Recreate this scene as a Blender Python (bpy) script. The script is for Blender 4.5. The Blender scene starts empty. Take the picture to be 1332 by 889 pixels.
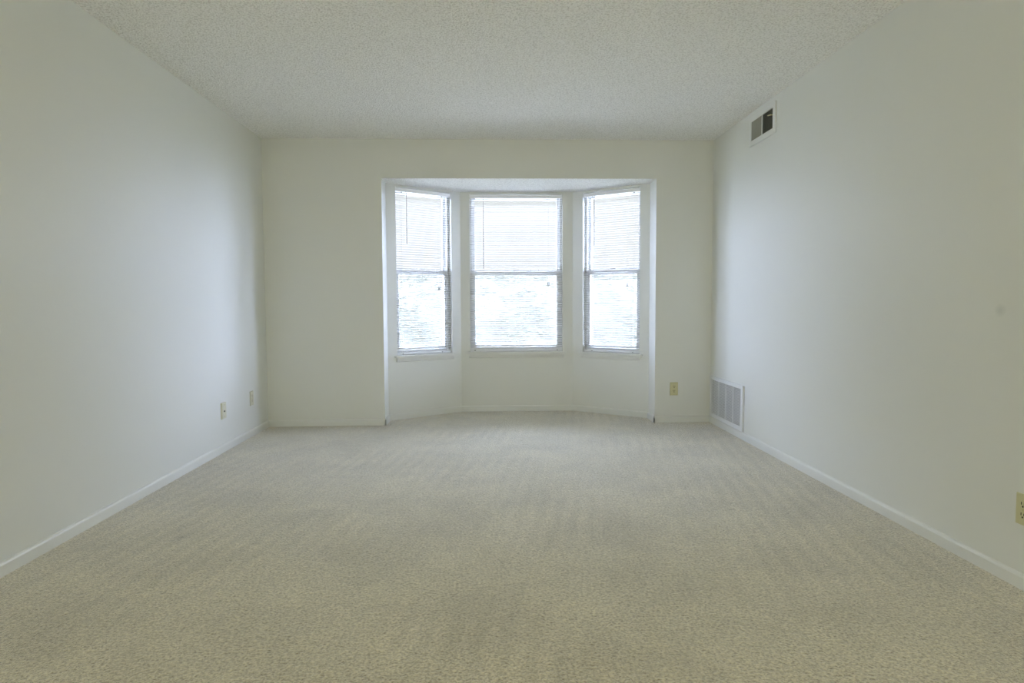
import bpy, bmesh, math, random
from mathutils import Vector, Matrix

S = bpy.context.scene
C = S.collection
random.seed(7)

# ------------------------------------------------------------------ camera
CAM_H = 1.0487
PITCH, YAW, ROLL, FPX = -0.0582, -0.0349, 0.0045, 851.43
cam_d = bpy.data.cameras.new('camera')
cam_d.sensor_width = 36.0
cam_d.lens = FPX / 1332 * 36.0
cam_d.clip_start = 0.05
cam = bpy.data.objects.new('camera', cam_d)
C.objects.link(cam)
RM = Matrix.Rotation(YAW, 3, 'Z') @ Matrix.Rotation(PITCH, 3, 'X') @ Matrix.Rotation(ROLL, 3, 'Y')
cam.matrix_world = Matrix.Translation((0, 0, CAM_H)) @ (RM @ Matrix(((1, 0, 0), (0, 0, -1), (0, 1, 0)))).to_4x4()
S.camera = cam

# ------------------------------------------------------------------ exposure
S.view_settings.view_transform = 'Standard'
S.view_settings.look = 'None'
S.view_settings.gamma = 1
S.view_settings.use_curve_mapping = False
S.view_settings.exposure = 0.0
S.cycles.max_bounces = 14
S.cycles.diffuse_bounces = 10
S.cycles.transparent_max_bounces = 24
S.cycles.caustics_reflective = False
S.cycles.caustics_refractive = False

# ------------------------------------------------------------------ sky: hazy bright, brighter overhead
W = bpy.data.worlds.new('sky')
S.world = W
W.use_nodes = True
wn, wl = W.node_tree.nodes, W.node_tree.links
wn.clear()
tc = wn.new('ShaderNodeTexCoord')
sep = wn.new('ShaderNodeSeparateXYZ')
wl.new(tc.outputs['Generated'], sep.inputs[0])
SKY_STRENGTH = 1.0
FRONT = 0.80            # hazy sky straight ahead
SIDE = 36.0             # open, much brighter sky low on either side of the house
ZEN = 74.0              # overhead
def wramp(src, stops, interp='LINEAR'):
    r = wn.new('ShaderNodeValToRGB')
    r.color_ramp.interpolation = interp
    el = r.color_ramp.elements
    el[0].position, el[0].color = stops[0][0], (*stops[0][1], 1)
    el[1].position, el[1].color = stops[-1][0], (*stops[-1][1], 1)
    for p_, c_ in stops[1:-1]:
        e_ = el.new(p_); e_.color = (*c_, 1)
    wl.new(src, r.inputs[0])
    return r.outputs[0]
def wscale(col, k):
    v = wn.new('ShaderNodeVectorMath'); v.operation = 'SCALE'
    v.inputs['Scale'].default_value = k
    wl.new(col, v.inputs[0])
    return v.outputs[0]
f_ = FRONT / ZEN
front = wscale(wramp(sep.outputs['Z'], [(0.0, (f_, f_, f_ * 1.02)), (0.19, (f_ * 1.12, f_ * 1.12, f_ * 1.12)),
                                        (0.36, (0.14, 0.15, 0.19)), (0.52, (0.71, 0.79, 1.08)), (1.0, (0.71, 0.79, 1.08))]), ZEN)
side = wscale(wramp(sep.outputs['Z'], [(0.0, (0.69, 0.77, 1.13)), (0.32, (0.69, 0.77, 1.13)), (0.60, (0.45, 0.46, 0.6)), (1.0, (0.45, 0.46, 0.6))]), SIDE)
ab = wn.new('ShaderNodeMath'); ab.operation = 'ABSOLUTE'
wl.new(sep.outputs['X'], ab.inputs[0])
sr = wn.new('ShaderNodeMapRange'); sr.interpolation_type = 'SMOOTHSTEP'
sr.inputs['From Min'].default_value = 0.50
sr.inputs['From Max'].default_value = 0.85
wl.new(ab.outputs[0], sr.inputs['Value'])
lop = wn.new('ShaderNodeMapRange')          # the open side towards +x is the brighter one
lop.inputs['From Min'].default_value = -1.0
lop.inputs['From Max'].default_value = 1.0
lop.inputs['To Min'].default_value = 0.72
lop.inputs['To Max'].default_value = 1.34
wl.new(sep.outputs['X'], lop.inputs['Value'])
sv = wn.new('ShaderNodeVectorMath'); sv.operation = 'SCALE'
wl.new(side, sv.inputs[0])
wl.new(lop.outputs[0], sv.inputs['Scale'])
side = sv.outputs[0]
mxw = wn.new('ShaderNodeMixRGB')
wl.new(sr.outputs[0], mxw.inputs[0])
wl.new(front, mxw.inputs[1])
wl.new(side, mxw.inputs[2])
bg = wn.new('ShaderNodeBackground')
bg.inputs['Strength'].default_value = SKY_STRENGTH
wo = wn.new('ShaderNodeOutputWorld')
wl.new(mxw.outputs[0], bg.inputs[0])
wl.new(bg.outputs[0], wo.inputs[0])

# high sun standing behind the house: it lights the garden, never the room directly
SUN_STRENGTH = 18.0
sd = bpy.data.lights.new('sun', 'SUN')
sd.energy = SUN_STRENGTH
sd.angle = math.radians(0.6)
sd.color = (1.0, 0.96, 0.86)
so = bpy.data.objects.new('sun', sd)
C.objects.link(so)
so.rotation_euler = (math.radians(28), 0, math.radians(12))

FILL_POWER = 37.0
FILL_COLOR = (1.0, 0.985, 0.84)

# ------------------------------------------------------------------ measured room
H = 2.44
XL, XR, D = -1.8997, 1.939, 5.645
YB = -4.0                                   # wall behind the camera
BL, BR, BT = -0.904, 1.445, 2.112           # opening of the bay
JY = D + 0.218
P0, P1, P2, P3 = (-0.909, JY), (-0.2705, 6.333), (0.8104, 6.333), (1.450, JY)

# ------------------------------------------------------------------ helpers
def srgb(r, g, b):
    f = lambda c: (c / 255 / 12.92) if c / 255 <= 0.04045 else ((c / 255 + 0.055) / 1.055) ** 2.4
    return (f(r), f(g), f(b), 1)

def mat(name, color, rough=0.6, metal=0.0, spec=0.5):
    m = bpy.data.materials.new(name)
    m.use_nodes = True
    b = m.node_tree.nodes['Principled BSDF']
    b.inputs['Base Color'].default_value = color
    b.inputs['Roughness'].default_value = rough
    b.inputs['Metallic'].default_value = metal
    b.inputs['Specular IOR Level'].default_value = spec
    return m, m.node_tree.nodes, m.node_tree.links, b

def box(bm, x0, x1, y0, y1, z0, z1, bevel=0.0):
    vs = [bm.verts.new(p) for p in ((x0, y0, z0), (x1, y0, z0), (x1, y1, z0), (x0, y1, z0),
                                    (x0, y0, z1), (x1, y0, z1), (x1, y1, z1), (x0, y1, z1))]
    fs = [bm.faces.new([vs[i] for i in f]) for f in
          ((3, 2, 1, 0), (4, 5, 6, 7), (0, 1, 5, 4), (1, 2, 6, 5), (2, 3, 7, 6), (3, 0, 4, 7))]
    if bevel > 0:
        es = list({e for f in fs for e in f.edges})
        bmesh.ops.bevel(bm, geom=es, offset=bevel, segments=2, affect='EDGES')

def prism(bm, pts, z0, z1):
    """vertical prism over a plan polygon given counter-clockwise"""
    a = [bm.verts.new((x, y, z0)) for x, y in pts]
    b = [bm.verts.new((x, y, z1)) for x, y in pts]
    bm.faces.new(a[::-1])
    bm.faces.new(b)
    n = len(pts)
    for i in range(n):
        bm.faces.new((a[i], a[(i + 1) % n], b[(i + 1) % n], b[i]))

def sweep_x(bm, prof, x0, x1):
    """profile (y,z) extruded along local x"""
    a = [bm.verts.new((x0, y, z)) for y, z in prof]
    b = [bm.verts.new((x1, y, z)) for y, z in prof]
    n = len(prof)
    bm.faces.new(a)
    bm.faces.new(b[::-1])
    for i in range(n):
        bm.faces.new((a[i], b[i], b[(i + 1) % n], a[(i + 1) % n]))

def cyl(bm, p0, p1, r0, r1=None, n=12):
    r1 = r0 if r1 is None else r1
    p0, p1 = Vector(p0), Vector(p1)
    d = (p1 - p0).normalized()
    u = d.orthogonal().normalized()
    v = d.cross(u)
    A = [bm.verts.new(p0 + (u * math.cos(t) + v * math.sin(t)) * r0) for t in [2 * math.pi * i / n for i in range(n)]]
    B = [bm.verts.new(p1 + (u * math.cos(t) + v * math.sin(t)) * r1) for t in [2 * math.pi * i / n for i in range(n)]]
    bm.faces.new(A[::-1])
    bm.faces.new(B)
    for i in range(n):
        bm.faces.new((A[i], A[(i + 1) % n], B[(i + 1) % n], B[i]))

def obj(name, bm, material, parent=None, smooth=False):
    bmesh.ops.recalc_face_normals(bm, faces=bm.faces)
    me = bpy.data.meshes.new(name)
    bm.to_mesh(me)
    bm.free()
    if smooth:
        for p in me.polygons:
            p.use_smooth = True
    me.materials.append(material)
    o = bpy.data.objects.new(name, me)
    C.objects.link(o)
    if parent is not None:
        o.parent = parent
    return o

def empty(name, loc, rz=0.0):
    o = bpy.data.objects.new(name, None)
    o.empty_display_size = 0.1
    C.objects.link(o)
    o.location = loc
    o.rotation_euler = (0, 0, rz)
    return o

def tag(o, label, cat, group=None):
    o['label'] = label
    o['category'] = cat
    if group:
        o['group'] = group
    return o

def struct(o, label=None):
    o['kind'] = 'structure'
    if label:
        o['label'] = label
    return o

# ------------------------------------------------------------------ materials
def wall_mat(name, color, dent=None):
    m, n, l, b = mat(name, color, 0.42, spec=0.35)
    t = n.new('ShaderNodeTexCoord')
    no = n.new('ShaderNodeTexNoise')
    no.inputs['Scale'].default_value = 260
    no.inputs['Detail'].default_value = 2
    bp = n.new('ShaderNodeBump')
    bp.inputs['Strength'].default_value = 0.06
    bp.inputs['Distance'].default_value = 0.001
    l.new(t.outputs['Object'], no.inputs['Vector'])
    l.new(no.outputs[0], bp.inputs['Height'])
    l.new(bp.outputs[0], b.inputs['Normal'])
    if dent:                                    # a small scuff on the paint
        mp = n.new('ShaderNodeVectorMath'); mp.operation = 'SUBTRACT'
        mp.inputs[1].default_value = dent
        l.new(t.outputs['Object'], mp.inputs[0])
        sc = n.new('ShaderNodeVectorMath'); sc.operation = 'MULTIPLY'
        sc.inputs[1].default_value = (1, 32, 36)
        l.new(mp.outputs[0], sc.inputs[0])
        ln = n.new('ShaderNodeVectorMath'); ln.operation = 'LENGTH'
        l.new(sc.outputs[0], ln.inputs[0])
        r = n.new('ShaderNodeMapRange')
        r.inputs['From Min'].default_value = 0.2
        r.inputs['From Max'].default_value = 1.0
        r.inputs['To Min'].default_value = 0.35
        r.inputs['To Max'].default_value = 0.0
        l.new(ln.outputs['Value'], r.inputs['Value'])
        mx = n.new('ShaderNodeMixRGB')
        mx.inputs[1].default_value = color
        mx.inputs[2].default_value = (0.42, 0.45, 0.43, 1)
        l.new(r.outputs[0], mx.inputs[0])
        l.new(mx.outputs[0], b.inputs['Base Color'])
    return m

WALLC = (0.72, 0.73, 0.69, 1)
M_wall = wall_mat('wall_paint', WALLC)
M_wall_r = wall_mat('wall_paint_scuffed', WALLC, (XR, 2.42, 1.014))

M_wall_dark = wall_mat('wall_dark_absorber', (0.30, 0.28, 0.22, 1))  # unseen rear wall, made dark to cut light bounced back
M_trim, n, l, b = mat('trim_paint', (0.73, 0.74, 0.71, 1), 0.32)

# popcorn ceiling
M_ceil, n, l, b = mat('popcorn_ceiling', (0.8, 0.8, 0.77, 1), 0.9, spec=0.2)
t = n.new('ShaderNodeTexCoord')
n1 = n.new('ShaderNodeTexNoise'); n1.inputs['Scale'].default_value = 95; n1.inputs['Detail'].default_value = 3; n1.inputs['Roughness'].default_value = 0.65
n2 = n.new('ShaderNodeTexVoronoi'); n2.inputs['Scale'].default_value = 120
n3 = n.new('ShaderNodeTexNoise'); n3.inputs['Scale'].default_value = 2.2; n3.inputs['Detail'].default_value = 3
for x in (n1, n2, n3):
    l.new(t.outputs['Object'], x.inputs['Vector'])
ad = n.new('ShaderNodeMath'); ad.operation = 'SUBTRACT'
l.new(n1.outputs[0], ad.inputs[0])
l.new(n2.outputs['Distance'], ad.inputs[1])
bp = n.new('ShaderNodeBump'); bp.inputs['Strength'].default_value = 0.8; bp.inputs['Distance'].default_value = 0.007
l.new(ad.outputs[0], bp.inputs['Height'])
l.new(bp.outputs[0], b.inputs['Normal'])
cr = n.new('ShaderNodeValToRGB')
cr.color_ramp.elements[0].position = 0.36; cr.color_ramp.elements[0].color = (0.74, 0.735, 0.71, 1)
cr.color_ramp.elements[1].position = 0.53; cr.color_ramp.elements[1].color = (0.97, 0.97, 0.95, 1)
l.new(n1.outputs[0], cr.inputs[0])
l.new(cr.outputs[0], b.inputs['Base Color'])

# cut-pile carpet
M_carpet, n, l, b = mat('cut_pile_carpet', (0.55, 0.5, 0.38, 1), 0.95, spec=0.1)
b.inputs['Sheen Weight'].default_value = 1.0
b.inputs['Sheen Roughness'].default_value = 0.45
b.inputs['Sheen Tint'].default_value = (1, 1, 1, 1)
t = n.new('ShaderNodeTexCoord')
def noise(scale, detail, rough, vec=None, dist=0.0):
    x = n.new('ShaderNodeTexNoise')
    x.inputs['Scale'].default_value = scale
    x.inputs['Detail'].default_value = detail
    x.inputs['Roughness'].default_value = rough
    x.inputs['Distortion'].default_value = dist
    l.new(vec or t.outputs['Object'], x.inputs['Vector'])
    return x.outputs[0]
def rmp(src, a, bb, ca, cb):
    r = n.new('ShaderNodeValToRGB')
    r.color_ramp.elements[0].position = a; r.color_ramp.elements[0].color = ca
    r.color_ramp.elements[1].position = bb; r.color_ramp.elements[1].color = cb
    l.new(src, r.inputs[0])
    return r.outputs[0]
tuft = noise(108, 3, 0.7, dist=0.6)
pile = noise(38, 2, 0.6)
patch = noise(2.6, 5, 0.62, dist=0.5)
base = rmp(tuft, 0.36, 0.60, (0.34, 0.29, 0.175, 1), (0.84, 0.78, 0.585, 1))
g = rmp(patch, 0.36, 0.66, (0.80, 0.80, 0.80, 1), (1.03, 1.03, 1.03, 1))
g2 = rmp(pile, 0.3, 0.7, (0.90, 0.90, 0.90, 1), (1.06, 1.06, 1.06, 1))
# strokes of the vacuum cleaner in the lay of the pile (run away from the camera, curving)
mpv = n.new('ShaderNodeMapping')
mpv.inputs['Rotation'].default_value = (0, 0, math.radians(9))
l.new(t.outputs['Object'], mpv.inputs['Vector'])
wv = n.new('ShaderNodeTexWave')
wv.wave_type = 'BANDS'; wv.bands_direction = 'X'
wv.inputs['Scale'].default_value = 3.6
wv.inputs['Distortion'].default_value = 2.6
wv.inputs['Detail'].default_value = 2
wv.inputs['Detail Scale'].default_value = 0.7
l.new(mpv.outputs[0], wv.inputs['Vector'])
stroke = rmp(wv.outputs['Fac'], 0.1, 0.9, (0.905, 0.90, 0.885, 1), (1.04, 1.03, 1.03, 1))
mask = rmp(noise(0.9, 2, 0.5), 0.42, 0.6, (0, 0, 0, 1), (1, 1, 1, 1))
def mul(a, bb, fac=None):
    x = n.new('ShaderNodeMixRGB'); x.blend_type = 'MULTIPLY'
    x.inputs[0].default_value = 1.0
    if fac is not None:
        l.new(fac, x.inputs[0])
    l.new(a, x.inputs[1]); l.new(bb, x.inputs[2])
    return x.outputs[0]
col = mul(mul(mul(base, g), g2), stroke, mask)
# shade of dents and faint creases, painted as darker pile: (x, y, half-width x, half-width y)
DENT_SHADES = [(-1.40, 2.95, .035, .03), (-1.03, 2.86, .03, .02), (-1.66, 4.36, .035, .03),
         (1.66, 3.62, .17, .008), (1.22, 3.22, .03, .02)]
for (mx_, my_, hx, hy) in DENT_SHADES:
    sb = n.new('ShaderNodeVectorMath'); sb.operation = 'SUBTRACT'; sb.inputs[1].default_value = (mx_, my_, 0)
    l.new(t.outputs['Object'], sb.inputs[0])
    ml = n.new('ShaderNodeVectorMath'); ml.operation = 'MULTIPLY'; ml.inputs[1].default_value = (1 / hx, 1 / hy, 0)
    l.new(sb.outputs[0], ml.inputs[0])
    le = n.new('ShaderNodeVectorMath'); le.operation = 'LENGTH'
    l.new(ml.outputs[0], le.inputs[0])
    col = mul(col, rmp(le.outputs['Value'], 0.25, 1.0, (0.72, 0.70, 0.66, 1), (1, 1, 1, 1)))
l.new(col, b.inputs['Base Color'])
am = n.new('ShaderNodeMath'); am.operation = 'MULTIPLY_ADD'; am.inputs[1].default_value = 0.5
l.new(pile, am.inputs[0]); l.new(tuft, am.inputs[2])
bp = n.new('ShaderNodeBump'); bp.inputs['Strength'].default_value = 0.9; bp.inputs['Distance'].default_value = 0.010
l.new(am.outputs[0], bp.inputs['Height'])
l.new(bp.outputs[0], b.inputs['Normal'])

M_vinyl, *_ = mat('white_vinyl', (0.90, 0.91, 0.92, 1), 0.35)
M_grille, *_ = mat('white_enamel', (0.75, 0.77, 0.78, 1), 0.35)
M_vane, *_ = mat('register_vane_enamel', (0.33, 0.33, 0.28, 1), 0.5)
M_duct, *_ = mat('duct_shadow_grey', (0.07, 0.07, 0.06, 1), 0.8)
M_filter_shade, *_ = mat('shaded_air_filter', (0.13, 0.12, 0.145, 1), 0.9)
M_brass, *_ = mat('lever_metal', (0.75, 0.68, 0.42, 1), 0.3, 0.7)
M_ivory, *_ = mat('ivory_plastic', srgb(200, 196, 155), 0.35)
M_almond, *_ = mat('almond_plastic', srgb(208, 206, 184), 0.4)
M_slot, *_ = mat('dark_slot', (0.03, 0.028, 0.02, 1), 0.6)
M_screw, *_ = mat('painted_screw', srgb(190, 184, 140), 0.4, 0.3)
M_tip, *_ = mat('tassel_grey', (0.08, 0.08, 0.075, 1), 0.5)
M_cord, *_ = mat('blind_cord', (0.75, 0.76, 0.74, 1), 0.8)

# blind slats: thin painted aluminium that still lets a little glow through at the edges
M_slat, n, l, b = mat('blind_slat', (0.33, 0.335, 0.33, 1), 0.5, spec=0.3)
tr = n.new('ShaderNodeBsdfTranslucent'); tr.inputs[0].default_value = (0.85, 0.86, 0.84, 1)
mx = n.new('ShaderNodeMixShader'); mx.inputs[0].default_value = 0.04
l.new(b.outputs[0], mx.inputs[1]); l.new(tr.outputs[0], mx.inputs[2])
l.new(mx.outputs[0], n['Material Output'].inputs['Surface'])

# tilt wand: clear grey acrylic
M_wand, *_ = mat('wand_acrylic', (0.30, 0.31, 0.30, 1), 0.15)

# window glass: thin pane, straight-through with a Fresnel reflection
M_glass = bpy.data.materials.new('window_glass')
M_glass.use_nodes = True
n, l = M_glass.node_tree.nodes, M_glass.node_tree.links
n.clear()
o_ = n.new('ShaderNodeOutputMaterial'); mx = n.new('ShaderNodeMixShader')
tb = n.new('ShaderNodeBsdfTransparent'); tb.inputs[0].default_value = (0.96, 0.98, 0.97, 1)
gb = n.new('ShaderNodeBsdfGlossy'); gb.inputs['Roughness'].default_value = 0.02
fr = n.new('ShaderNodeFresnel'); fr.inputs[0].default_value = 1.12
l.new(fr.outputs[0], mx.inputs[0]); l.new(tb.outputs[0], mx.inputs[1]); l.new(gb.outputs[0], mx.inputs[2])
l.new(mx.outputs[0], o_.inputs[0])

# insect screen over the lower sash: a fine grey mesh
M_screen = bpy.data.materials.new('insect_screen_mesh')
M_screen.use_nodes = True
n, l = M_screen.node_tree.nodes, M_screen.node_tree.links
b = n['Principled BSDF']; b.inputs['Base Color'].default_value = (0.3, 0.3, 0.3, 1)
tb = n.new('ShaderNodeBsdfTransparent'); mx = n.new('ShaderNodeMixShader'); mx.inputs[0].default_value = 0.27
l.new(tb.outputs[0], mx.inputs[1]); l.new(b.outputs[0], mx.inputs[2])
l.new(mx.outputs[0], n['Material Output'].inputs['Surface'])

def foliage_mat(name, ca, cb):
    m, n, l, b = mat(name, ca, 0.6)
    t = n.new('ShaderNodeTexCoord'); no = n.new('ShaderNodeTexNoise'); no.inputs['Scale'].default_value = 3
    l.new(t.outputs['Object'], no.inputs['Vector'])
    r = n.new('ShaderNodeValToRGB')
    r.color_ramp.elements[0].position = .35; r.color_ramp.elements[0].color = ca
    r.color_ramp.elements[1].position = .65; r.color_ramp.elements[1].color = cb
    l.new(no.outputs[0], r.inputs[0]); l.new(r.outputs[0], b.inputs['Base Color'])
    return m
M_leaf = foliage_mat('leaf_green', (0.025, 0.026, 0.016, 1), (0.033, 0.033, 0.020, 1))
M_lawn = foliage_mat('lawn_green', (0.05, 0.06, 0.035, 1), (0.07, 0.08, 0.05, 1))
M_bounce = foliage_mat('pale_bounce', (0.52, 0.51, 0.48, 1), (0.60, 0.59, 0.56, 1))  # pale surface of the added slab that bounces light
M_bark, *_ = mat('bark', (0.16, 0.11, 0.07, 1), 0.9)

# ------------------------------------------------------------------ room shell
T = 0.15
bm = bmesh.new()
prism(bm, [(XL - T, YB - T), (XR + T, YB - T), (XR + T, D + 0.2), (P3[0] + 0.1, JY), (P2[0] + 0.1, 6.42), (P1[0] - 0.1, 6.42),
           (P0[0] - 0.1, JY), (XL - T, D + 0.2)], -0.12, 0.0)
struct(obj('floor', bm, M_carpet), 'beige cut-pile carpet across the empty room')

bm = bmesh.new(); box(bm, XL - T, XR + T, YB - T, D + 0.218, H, H + 0.12)
struct(obj('ceiling', bm, M_ceil), 'white popcorn-textured ceiling over the main room')
bm = bmesh.new()
prism(bm, [(BL - 0.02, D + 0.002), (BR + 0.02, D + 0.002), (BR + .12, JY), (P2[0] + 0.12, 6.47), (P1[0] - 0.12, 6.47), (BL - .12, JY)], BT, BT + 0.1)
struct(obj('ceiling_bay', bm, M_ceil), 'lower textured ceiling inside the window bay')

bm = bmesh.new(); box(bm, XL - T, XL, YB - T, D + 0.01, 0, H + 0.01)
struct(obj('wall_left', bm, M_wall), 'long white wall with two small plates near the far corner')
bm = bmesh.new(); box(bm, XR, XR + T, YB - T, D + 0.01, 0, H + 0.01)
struct(obj('wall_right', bm, M_wall_r), 'long white wall with the two air vents')
bm = bmesh.new(); box(bm, XL - T, XR + T, YB - T, YB, 0, H + 0.01)
struct(obj('wall_front', bm, M_wall_dark))
bm = bmesh.new()
box(bm, XL - T, BL, D, JY, 0, H)
box(bm, BR, XR + T, D, JY, 0, H)
box(bm, BL, BR, D, JY, BT + 0.0005, H)
struct(obj('wall_back', bm, M_wall), 'far white wall around the bay opening')

# bay walls with window openings --------------------------------------------
BAYT = 0.13
WZ0, WZ1 = 0.580, 2.094
def wall_frame(P, Q):
    d = Vector((Q[0] - P[0], Q[1] - P[1]))
    return d.length, math.atan2(d.y, d.x)

def bay_wall(name, P, Q, u0, u1, e0, e1, label):
    L, a = wall_frame(P, Q)
    bm = bmesh.new()
    box(bm, -e0, u0, 0, BAYT, 0, BT + 0.08)
    box(bm, u1, L + e1, 0, BAYT, 0, BT + 0.08)
    box(bm, u0, u1, 0, BAYT, 0, WZ0 - 0.0)
    box(bm, u0, u1, 0, BAYT, WZ1, BT + 0.08)
    o = obj(name, bm, M_wall)
    o.location = (P[0], P[1], 0)
    o.rotation_euler = (0, 0, a)
    return struct(o, label)

BAYS = [('left', P0, P1, 0.101, 0.692, 0.05, 0.06),
        ('center', P1, P2, 0.0885, 0.983, 0.06, 0.06),
        ('right', P2, P3, 0.112, 0.695, 0.06, 0.05)]
for nm, P, Q, u0, u1, e0, e1 in BAYS:
    bay_wall('wall_bay_' + nm, P, Q, u0, u1, e0, e1, None)

# windows (double hung, white vinyl) ------------------------------------------
MEET = 1.345
def window(idx, P, Q, u0, u1, label):
    L, a = wall_frame(P, Q)
    r = empty('window_%d' % idx, (P[0], P[1], 0), a)
    struct(r, label)
    def frame_ring(bm, a0, a1, z0, z1, w, y0, y1, wb=None):
        wb = wb or w
        box(bm, a0, a0 + w, y0, y1, z0, z1)
        box(bm, a1 - w, a1, y0, y1, z0, z1)
        box(bm, a0 + w, a1 - w, y0, y1, z1 - w, z1)
        box(bm, a0 + w, a1 - w, y0, y1, z0, z0 + wb)
    bm = bmesh.new(); frame_ring(bm, u0, u1, WZ0, WZ1, 0.022, 0.044, BAYT)
    obj('window_frame', bm, M_vinyl, r)
    bm = bmesh.new(); frame_ring(bm, u0 + .022, u1 - .022, MEET - 0.020, WZ1 - .022, 0.026, 0.082, 0.104, 0.045)
    s = obj('upper_sash', bm, M_vinyl, r)
    bm = bmesh.new(); box(bm, u0 + .046, u1 - .046, 0.091, 0.095, MEET + .012, WZ1 - .05); obj('glass_pane', bm, M_glass, s)
    bm = bmesh.new(); frame_ring(bm, u0 + .022, u1 - .022, WZ0 + .022, MEET + 0.022, 0.028, 0.054, 0.078, 0.04)
    s = obj('lower_sash', bm, M_vinyl, r)
    bm = bmesh.new(); box(bm, u0 + .048, u1 - .048, 0.064, 0.068, WZ0 + .06, MEET - .018); obj('glass_pane', bm, M_glass, s)
    bm = bmesh.new(); box(bm, u0 + .048, u1 - .048, 0.055, 0.077, MEET - .024, MEET - .009); obj('check_rail', bm, M_vinyl, s)
    bm = bmesh.new(); box(bm, (u0 + u1) / 2 - .03, (u0 + u1) / 2 + .03, 0.056, 0.072, MEET + .02, MEET + .03, 0.002); obj('sash_lock', bm, M_vinyl, s)
    bm = bmesh.new()
    vs = [bm.verts.new(p) for p in ((u0 + .02, .112, WZ0 + .02), (u1 - .02, .112, WZ0 + .02), (u1 - .02, .112, MEET), (u0 + .02, .112, MEET))]
    bm.faces.new(vs)
    obj('insect_screen', bm, M_screen, r)
    # stool and apron
    bm = bmesh.new()
    box(bm, u0 - 0.034, u1 + 0.034, -0.044, 0.0, WZ0 - 0.016, WZ0, 0.003)
    box(bm, u0, u1, -0.004, 0.046, WZ0 - 0.016, WZ0 + 0.001)
    obj('window_sill', bm, M_trim, r)
    bm = bmesh.new()
    sweep_x(bm, [(0, WZ0 - .016), (-.016, WZ0 - .016), (-.016, WZ0 - .03), (-.010, WZ0 - .054), (0, WZ0 - .058)], u0 - .012, u1 + .012)
    obj('apron', bm, M_trim, r)
    return r
WIN_LABEL = {'left': 'narrow double hung window in the left angled wall of the bay',
             'center': 'wide double hung window in the middle of the bay',
             'right': 'narrow double hung window in the right angled wall of the bay'}
for k, (nm, P, Q, u0, u1, e0, e1) in enumerate(BAYS):
    window(k + 1, P, Q, u0, u1, WIN_LABEL[nm])

# baseboards -------------------------------------------------------------------
BBH, BBT = 0.056, 0.012
PROF = [(0, 0), (-BBT, 0), (-BBT, BBH - .012), (-BBT * .75, BBH - .004), (-BBT * .3, BBH), (0, BBH)]
def baseboard(name, P, Q, ext0=0.0, ext1=0.0):
    L, a = wall_frame(P, Q)
    bm = bmesh.new(); sweep_x(bm, PROF, -ext0, L + ext1)
    o = obj(name, bm, M_trim)
    o.location = (P[0], P[1], 0); o.rotation_euler = (0, 0, a)
    return struct(o)
baseboard('baseboard_left', (XL, YB), (XL, D))
baseboard('baseboard_back_left', (XL, D), (BL, D), 0, BBT * .9)
baseboard('baseboard_jamb_left', (BL, D), (BL, JY), BBT, 0)
baseboard('baseboard_bay_left', P0, P1)
baseboard('baseboard_bay_center', P1, P2)
baseboard('baseboard_bay_right', P2, P3)
baseboard('baseboard_jamb_right', (BR, JY), (BR, D), 0, BBT)
baseboard('baseboard_back_right', (BR, D), (XR, D), BBT * .9, 0)
baseboard('baseboard_right', (XR, D), (XR, YB))
baseboard('baseboard_front', (XR, YB), (XL, YB))

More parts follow.
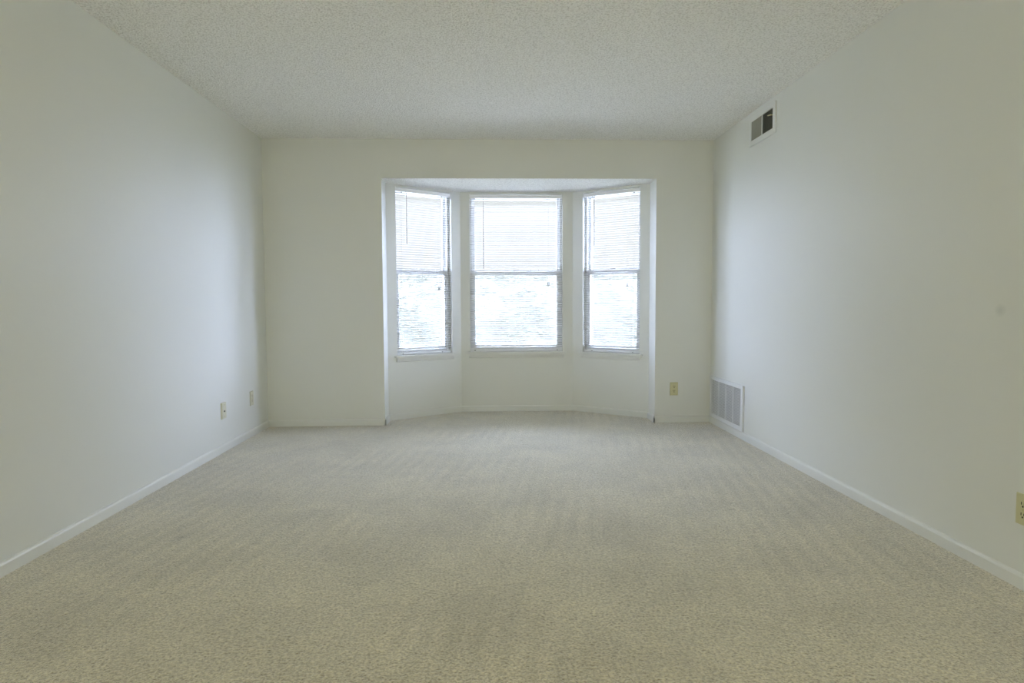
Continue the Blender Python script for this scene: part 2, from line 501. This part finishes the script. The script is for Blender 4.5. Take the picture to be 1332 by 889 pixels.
# ------------------------------------------------------------------ mini blinds
SLAT_W, PITCH_Z, TILT = 0.025, 0.0215, math.radians(5)
def mini_blind(P, Q, u0, u1, wand_u, tassel, holes, label):
    L, a = wall_frame(P, Q)
    r = empty('mini_blind', (P[0], P[1], 0), a)
    tag(r, label, 'window blind', 'white mini blinds in the bay windows')
    g0, g1 = u0 + 0.004, u1 - 0.004
    yc = 0.022
    top = WZ1 - 0.010
    bm = bmesh.new()                           # U-shaped steel head rail
    box(bm, g0, g1, yc - .0145, yc - .0130, top - .027, top)
    box(bm, g0, g1, yc + .0130, yc + .0145, top - .027, top)
    box(bm, g0, g1, yc - .0145, yc + .0145, top - .028, top - .0265)
    box(bm, g0, g1, yc - .0160, yc - .0125, top - .0015, top + .0005)
    hr = obj('head_rail', bm, M_vinyl, r)
    for s in (0, 1):                           # mounting brackets at either end
        bm = bmesh.new()
        x = g0 - .002 if s == 0 else g1 - .009
        box(bm, x, x + .011, yc - .018, yc + .018, top - .030, WZ1, 0.001)
        obj('bracket', bm, M_vinyl, hr)
    bm = bmesh.new()
    z = top - .040
    zb = WZ0 + .022
    while z > zb + .010:
        n = 6
        ring = []
        for side in (1, -1):
            for i in range(n + 1):
                t = i / n
                t = t if side == 1 else 1 - t
                s = (t - .5) * SLAT_W
                crown = .0030 * (1 - (2 * t - 1) ** 2) + side * .00018
                yy = yc + s * math.cos(TILT) - crown * math.sin(TILT)
                zz = z + s * math.sin(TILT) + crown * math.cos(TILT)
                ring.append((yy, zz))
        sag = random.uniform(-.0004, .0004)
        A = [bm.verts.new((g0, y, zz + sag)) for y, zz in ring]
        B = [bm.verts.new((g1, y, zz - sag)) for y, zz in ring]
        k = len(ring)
        for i in range(k):
            bm.faces.new((A[i], B[i], B[(i + 1) % k], A[(i + 1) % k]))
        bm.faces.new(A[::-1]); bm.faces.new(B)
        z -= PITCH_Z
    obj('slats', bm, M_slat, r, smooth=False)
    bm = bmesh.new(); box(bm, g0, g1, yc - .011, yc + .011, WZ0 + .0085, WZ0 + .0185, 0.003)
    br = obj('bottom_rail', bm, M_vinyl, r)
    for x in holes:
        bm = bmesh.new(); box(bm, x - .006, x + .006, yc - .0125, yc - .0105, WZ0 + .010, WZ0 + .016, .001)
        obj('end_clip', bm, M_tip, br)
    for x in holes:                            # string ladders that carry the slats
        bm = bmesh.new()
        for dy in (-.0135, .0135):
            cyl(bm, (x, yc + dy, top - .03), (x, yc + dy, WZ0 + .012), .0007, n=6)
        z = top - .040
        while z > zb + .010:
            cyl(bm, (x, yc - .0135, z - .0032), (x, yc + .0135, z + .0026), .0006, n=4)
            z -= PITCH_Z
        obj('ladder_cord', bm, M_cord, r)
        # plug where the lift cord drops out of the rail
        bm = bmesh.new(); cyl(bm, (x - .003, yc - .012, top - .034), (x + .012, yc - .012, top - .034), .0035, n=8)
        obj('cord_plug', bm, M_tip, r)
    zt = WZ1 - .045
    wz = {'c': 1.385}.get(tassel[2], 1.59)
    bm = bmesh.new()
    cyl(bm, (wand_u, yc - .024, zt - .012), (wand_u, yc - .022, wz), .0028, .0034, n=6)
    w = obj('tilt_wand', bm, M_wand, r)
    bm = bmesh.new(); cyl(bm, (wand_u, yc - .013, zt + .010), (wand_u, yc - .024, zt - .012), .0018, n=6)
    obj('wand_hook', bm, M_tip, w)
    bm = bmesh.new()
    tu, tz = tassel[0], tassel[1]
    for dx in (-.006, .006):
        cyl(bm, (tu + dx * .4, yc - .0165, top - .01), (tu + dx, yc - .019, tz + .02), .0007, n=5)
    cd = obj('lift_cord', bm, M_cord, r)
    for dx in (-.006, .006):
        bm = bmesh.new(); cyl(bm, (tu + dx, yc - .019, tz + .021), (tu + dx, yc - .019, tz - .014), .0024, .0056, n=8)
        obj('tassel', bm, M_tip, cd)
    return r
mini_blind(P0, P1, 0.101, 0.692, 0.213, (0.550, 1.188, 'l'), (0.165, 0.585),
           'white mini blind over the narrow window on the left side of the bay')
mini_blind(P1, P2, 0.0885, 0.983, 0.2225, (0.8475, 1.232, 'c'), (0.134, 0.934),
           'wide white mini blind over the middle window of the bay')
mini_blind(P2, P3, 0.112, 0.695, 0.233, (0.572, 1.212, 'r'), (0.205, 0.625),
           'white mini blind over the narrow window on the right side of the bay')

# ------------------------------------------------------------------ wall plates
def plate_shape(bm, w=.070, h=.1145, d=.006):
    # bevelled cover plate, local: x across, -y out of the wall, z up
    v0 = [bm.verts.new(p) for p in ((-w / 2, 0, -h / 2), (w / 2, 0, -h / 2), (w / 2, 0, h / 2), (-w / 2, 0, h / 2))]
    k = .003
    v1 = [bm.verts.new(p) for p in ((-w / 2, -d * .45, -h / 2), (w / 2, -d * .45, -h / 2), (w / 2, -d * .45, h / 2), (-w / 2, -d * .45, h / 2))]
    v2 = [bm.verts.new(p) for p in ((-w / 2 + k, -d, -h / 2 + k), (w / 2 - k, -d, -h / 2 + k), (w / 2 - k, -d, h / 2 - k), (-w / 2 + k, -d, h / 2 - k))]
    for a, b_ in ((v0, v1), (v1, v2)):
        for i in range(4):
            bm.faces.new((a[i], a[(i + 1) % 4], b_[(i + 1) % 4], b_[i]))
    bm.faces.new(v2); bm.faces.new(v0[::-1])

def outlet(loc, rz, m, label, slot_m=None):
    slot_m = slot_m or M_slot
    r = empty('electrical_outlet', loc, rz)
    tag(r, label, 'outlet')
    bm = bmesh.new(); plate_shape(bm); obj('cover_plate', bm, m, r)
    for s in (-1, 1):
        zc = s * .0197
        bm = bmesh.new()
        pts = []
        for i in range(24):
            t = 2 * math.pi * i / 24
            pts.append((max(-.0165, min(.0165, math.cos(t) * .0195)), math.sin(t) * .0155))
        a = [bm.verts.new((x, -.005, zc + z)) for x, z in pts]
        b_ = [bm.verts.new((x * .96, -.0075, zc + z * .96)) for x, z in pts]
        for i in range(24):
            bm.faces.new((a[i], a[(i + 1) % 24], b_[(i + 1) % 24], b_[i]))
        bm.faces.new(b_)
        f = obj('receptacle', bm, m, r)
        bm = bmesh.new()
        box(bm, -.0082, -.0048, -.0080, -.0070, zc - .0010, zc + .0090)
        box(bm, .0048, .0082, -.0080, -.0070, zc - .0005, zc + .0085)
        cyl(bm, (0, -.0080, zc - .0070), (0, -.0070, zc - .0070), .0036, n=12)
        obj('slots', bm, slot_m, f)
    bm = bmesh.new(); cyl(bm, (0, -.0075, 0), (0, -.005, 0), .0032, n=12); obj('screw', bm, M_screw, r)
    return r
outlet((1.614, D, .2955), 0, M_ivory, 'ivory duplex outlet on the far wall between the bay and the large grille')
outlet((XR, 2.270, .2905), -math.pi / 2, M_ivory, 'yellowed ivory duplex outlet on the right wall near the camera')
M_faint, *_ = mat('faint_slot', (0.33, 0.27, 0.24, 1), 0.6)
outlet((XL, 5.258, .302), math.pi / 2, M_almond, 'almond duplex outlet on the left wall nearest the far corner', M_faint)
# coax / phone jack plate
r = empty('jack_plate', (XL, 4.695, .295), math.pi / 2)
tag(r, 'almond cover plate with a single dark jack, on the left wall', 'wall plate')
bm = bmesh.new(); plate_shape(bm, .072, .1165, .012); obj('cover_plate', bm, M_almond, r)
bm = bmesh.new(); box(bm, -.009, .011, -.0135, -.011, -.010, .001, .001); obj('jack', bm, M_slot, r)
for s in (-1, 1):
    bm = bmesh.new(); cyl(bm, (0, -.0132, s * .042), (0, -.0115, s * .042), .0032, n=12); obj('screw', bm, M_screw, r)

# ------------------------------------------------------------------ return air grille (right wall, low)
# local frame on the right wall: x runs towards the camera, -y out of the wall
YC = (5.625 + 4.888) / 2
gr = empty('return_air_grille', (XR, YC, 0), -math.pi / 2)
tag(gr, 'large white return air grille low on the right wall by the corner', 'air vent')
hw = (5.625 - 4.888) / 2
GZ0, GZ1 = 0.058, 0.412
IX0, IX1, IZ0, IZ1 = -hw + .045, hw - .042, 0.092, 0.383
bm = bmesh.new()
box(bm, -hw, IX0, -.014, 0, GZ0, GZ1, .0025)
box(bm, IX1, hw, -.014, 0, GZ0, GZ1, .0025)
box(bm, IX0 - .003, IX1 + .003, -.0135, 0, IZ1, GZ1, .002)
box(bm, IX0 - .003, IX1 + .003, -.0135, 0, GZ0, IZ0, .002)
fr_ = obj('grille_frame', bm, M_grille, gr)
bm = bmesh.new(); box(bm, IX0, IX1, -.003, -.0005, IZ0, IZ1)
obj('filter', bm, M_filter_shade, gr)  # filter plate darkened to stand in for the shaded cavity behind it
np_ = 4
gap = .010
pw = (IX1 - IX0 - gap * (np_ - 1)) / np_
for k in range(np_ - 1):
    x = IX0 + pw * (k + 1) + gap * k
    bm = bmesh.new(); box(bm, x, x + gap, -.0135, -.002, IZ0, IZ1)
    obj('divider', bm, M_grille, gr)
for k in range(np_):
    x0 = IX0 + k * (pw + gap)
    bm = bmesh.new()
    rows = 24
    ph = (IZ1 - IZ0) / rows
    cols = 10
    cw = pw / cols
    for i in range(rows + 1):
        z = IZ0 + i * ph
        box(bm, x0, x0 + pw, -.0105, -.0075, max(IZ0, z - .0016), min(IZ1, z + .0016))
    for i in range(rows):
        z = IZ0 + i * ph
        off = 0.5 * cw if i % 2 else 0
        for j in range(cols + 1):
            x = x0 + off + j * cw
            a0, a1 = max(x0, x - .0022), min(x0 + pw, x + .0022)
            if a1 > a0:
                box(bm, a0, a1, -.0105, -.0080, z, z + ph)
    obj('grille_panel', bm, M_grille, gr)
for s in (-1, 1):
    bm = bmesh.new(); cyl(bm, (s * (hw - .02), -.0155, (GZ0 + GZ1) / 2), (s * (hw - .02), -.013, (GZ0 + GZ1) / 2), .004, n=12)
    obj('screw', bm, M_grille, gr)

# ------------------------------------------------------------------ supply register (right wall, high)
RYC = (4.855 + 4.411) / 2
rh = (4.855 - 4.411) / 2
rg = empty('air_register', (XR, RYC, 0), -math.pi / 2)
tag(rg, 'small white air register with dark vanes high on the right wall', 'air vent')
Z0, Z1, z0, z1 = 2.190, 2.402, 2.229, 2.366
xa, xm, xb = RYC - 4.815, RYC - 4.629, RYC - 4.452
bm = bmesh.new()
box(bm, -rh, xa, -.010, 0, Z0, Z1, .002)
box(bm, xb, rh, -.010, 0, Z0, Z1, .002)
box(bm, xa - .002, xb + .002, -.0095, 0, z1, Z1, .0015)
box(bm, xa - .002, xb + .002, -.0095, 0, Z0, z0, .0015)
obj('register_frame', bm, M_trim, rg)
bm = bmesh.new(); box(bm, xm - .004, xm + .004, -.0095, -.001, z0, z1); obj('mullion', bm, M_trim, rg)
bm = bmesh.new(); box(bm, xa, xb, -.0016, -.0004, z0, z1); obj('duct_shade', bm, M_duct, rg)  # flat plate coloured dark for the shade inside the duct
def vanes(x0, x1, ang, material):
    bm = bmesh.new()
    nv = 15
    for i in range(nv):
        x = x0 + (i + .5) * (x1 - x0) / nv
        dx = .0036 * math.sin(ang); dy = .0036 * math.cos(ang)
        A = [(x - dx, -.0052 - dy), (x + dx, -.0052 + dy)]
        t = .0005
        vs = [bm.verts.new(p) for p in ((A[0][0] - t, A[0][1], z0), (A[0][0] + t, A[0][1], z0), (A[1][0] + t, A[1][1], z0), (A[1][0] - t, A[1][1], z0),
                                        (A[0][0] - t, A[0][1], z1), (A[0][0] + t, A[0][1], z1), (A[1][0] + t, A[1][1], z1), (A[1][0] - t, A[1][1], z1))]
        for f in ((3, 2, 1, 0), (4, 5, 6, 7), (0, 1, 5, 4), (1, 2, 6, 5), (2, 3, 7, 6), (3, 0, 4, 7)):
            bm.faces.new([vs[q] for q in f])
    return obj('vanes', bm, material, rg)
vanes(xa, xm - .004, math.radians(50), M_vane)
vanes(xm + .004, xb, math.radians(-55), M_vane)
bm = bmesh.new()
cyl(bm, (xb - .004, -.008, 2.318), (xb - .004, -.024, 2.318), .004, n=10)
cyl(bm, (xb - .004, -.022, 2.318), (xb - .040, -.026, 2.322), .005, .0035, n=10)
obj('damper_lever', bm, M_brass, rg)

# ------------------------------------------------------------------ unseen fill lamp, added behind the camera to light the room
M_globe = bpy.data.materials.new('fill_glow')
M_globe.use_nodes = True
n, l = M_globe.node_tree.nodes, M_globe.node_tree.links
n.clear()
o_ = n.new('ShaderNodeOutputMaterial'); em = n.new('ShaderNodeEmission')
em.inputs[0].default_value = (*FILL_COLOR, 1)
em.inputs[1].default_value = FILL_POWER
l.new(em.outputs[0], o_.inputs[0])
def add_fill_lamp(x, y, z, rad, label):
    r = empty('fill_lamp', (x, y, 0))
    tag(r, label, 'fill light')
    bm = bmesh.new(); cyl(bm, (0, 0, 0), (0, 0, .025), .15, .14, n=32); obj('base', bm, M_trim, r)
    bm = bmesh.new(); cyl(bm, (0, 0, .02), (0, 0, z - rad + .01), .012, n=12); obj('pole', bm, M_trim, r)
    bm = bmesh.new(); bmesh.ops.create_uvsphere(bm, u_segments=32, v_segments=16, radius=rad, matrix=Matrix.Translation((0, 0, z)))
    obj('fill_globe', bm, M_globe, r, smooth=True)
    return r
add_fill_lamp(0.0, -2.8, 0.95, 0.32, 'unseen fill lamp added behind the camera, a glowing globe on a low pole')

# ------------------------------------------------------------------ outdoors
GZ = -0.45
bm = bmesh.new(); box(bm, -40, 40, 6.6, 70, GZ - .2, GZ)
struct(obj('ground', bm, M_lawn), 'pale lawn outside the bay windows')
bm = bmesh.new(); box(bm, -9, 9, 6.6, 13.0, GZ - .1, GZ + .02)  # added slab, hidden below the sills, throws light up to the ceiling
struct(obj('bounce_slab', bm, M_bounce), 'unseen pale slab added outside the bay to bounce light indoors')
# a long clipped hedge closes the garden: dense core, leafy skin
rnd = random.Random(4)
HX0, HX1, HY, HH = -12.0, 14.0, 18.5, 2.30
hr_ = empty('hedge', ((HX0 + HX1) / 2, HY, GZ))
tag(hr_, 'long pale green hedge in the garden seen through the blinds', 'hedge')
bm = bmesh.new()
NX, NZ = 130, 14
hx = (HX1 - HX0) / 2
def skin(u, v, side):
    x = -hx + u * 2 * hx
    z = v * HH
    w = .55 * (1 - .35 * v ** 3) + .04 * math.sin(x * 2.3 + 1) + .02 * math.sin(x * 5.1 + z * 4)
    top = 1 + .012 * math.sin(x * 1.4) + .008 * math.sin(x * 3.7 + 2)
    return Vector((x, side * w, z * top))
grid = {}
for side in (-1, 1):
    for i in range(NX + 1):
        for j in range(NZ + 1):
            grid[side, i, j] = bm.verts.new(skin(i / NX, j / NZ, side))
    for i in range(NX):
        for j in range(NZ):
            bm.faces.new((grid[side, i, j], grid[side, i + 1, j], grid[side, i + 1, j + 1], grid[side, i, j + 1]))
for i in range(NX):
    bm.faces.new((grid[-1, i, NZ], grid[-1, i + 1, NZ], grid[1, i + 1, NZ], grid[1, i, NZ]))
for i in (0, NX):
    for j in range(NZ):
        bm.faces.new((grid[-1, i, j], grid[-1, i, j + 1], grid[1, i, j + 1], grid[1, i, j]))
obj('hedge_core', bm, M_leaf, hr_)
bm = bmesh.new()
for k in range(9000):
    u, v = rnd.random(), rnd.random()
    c = skin(u, v, -1) + Vector((rnd.gauss(0, .03), rnd.uniform(-.02, .01), rnd.gauss(0, .04)))
    if rnd.random() < .12:
        c = skin(u, 1, 1) + Vector((0, rnd.uniform(-.9, 0), rnd.uniform(-.02, .05)))
    n_ = Vector((rnd.gauss(0, .15), -1, rnd.gauss(.08, .12))).normalized()
    a_ = n_.orthogonal().normalized()
    a_ = (Matrix.Rotation(rnd.uniform(0, 6.28), 3, n_) @ a_)
    b_ = n_.cross(a_)
    s_ = rnd.uniform(.03, .055)
    bm.faces.new([bm.verts.new(c + a_ * s_ * 1.6), bm.verts.new(c + b_ * s_), bm.verts.new(c - a_ * s_ * 1.6), bm.verts.new(c - b_ * s_)])
obj('foliage', bm, M_leaf, hr_)

# ------------------------------------------------------------------ sky portals (sampling aids at the glass, emit nothing)
for nm, P, Q, u0, u1, e0, e1 in BAYS:
    L, a = wall_frame(P, Q)
    ld = bpy.data.lights.new('sky_portal_' + nm, 'AREA')
    ld.shape = 'RECTANGLE'
    ld.size = u1 - u0
    ld.size_y = WZ1 - WZ0
    ld.cycles.is_portal = True
    lo = bpy.data.objects.new('sky_portal_' + nm, ld)
    C.objects.link(lo)
    um, v = (u0 + u1) / 2, BAYT + .02
    lo.location = (P[0] + um * math.cos(a) - v * math.sin(a), P[1] + um * math.sin(a) + v * math.cos(a), (WZ0 + WZ1) / 2)
    lo.rotation_euler = (math.pi / 2, 0, a + math.pi)      # facing into the room
    lo.rotation_euler = (-math.pi / 2, 0, a)
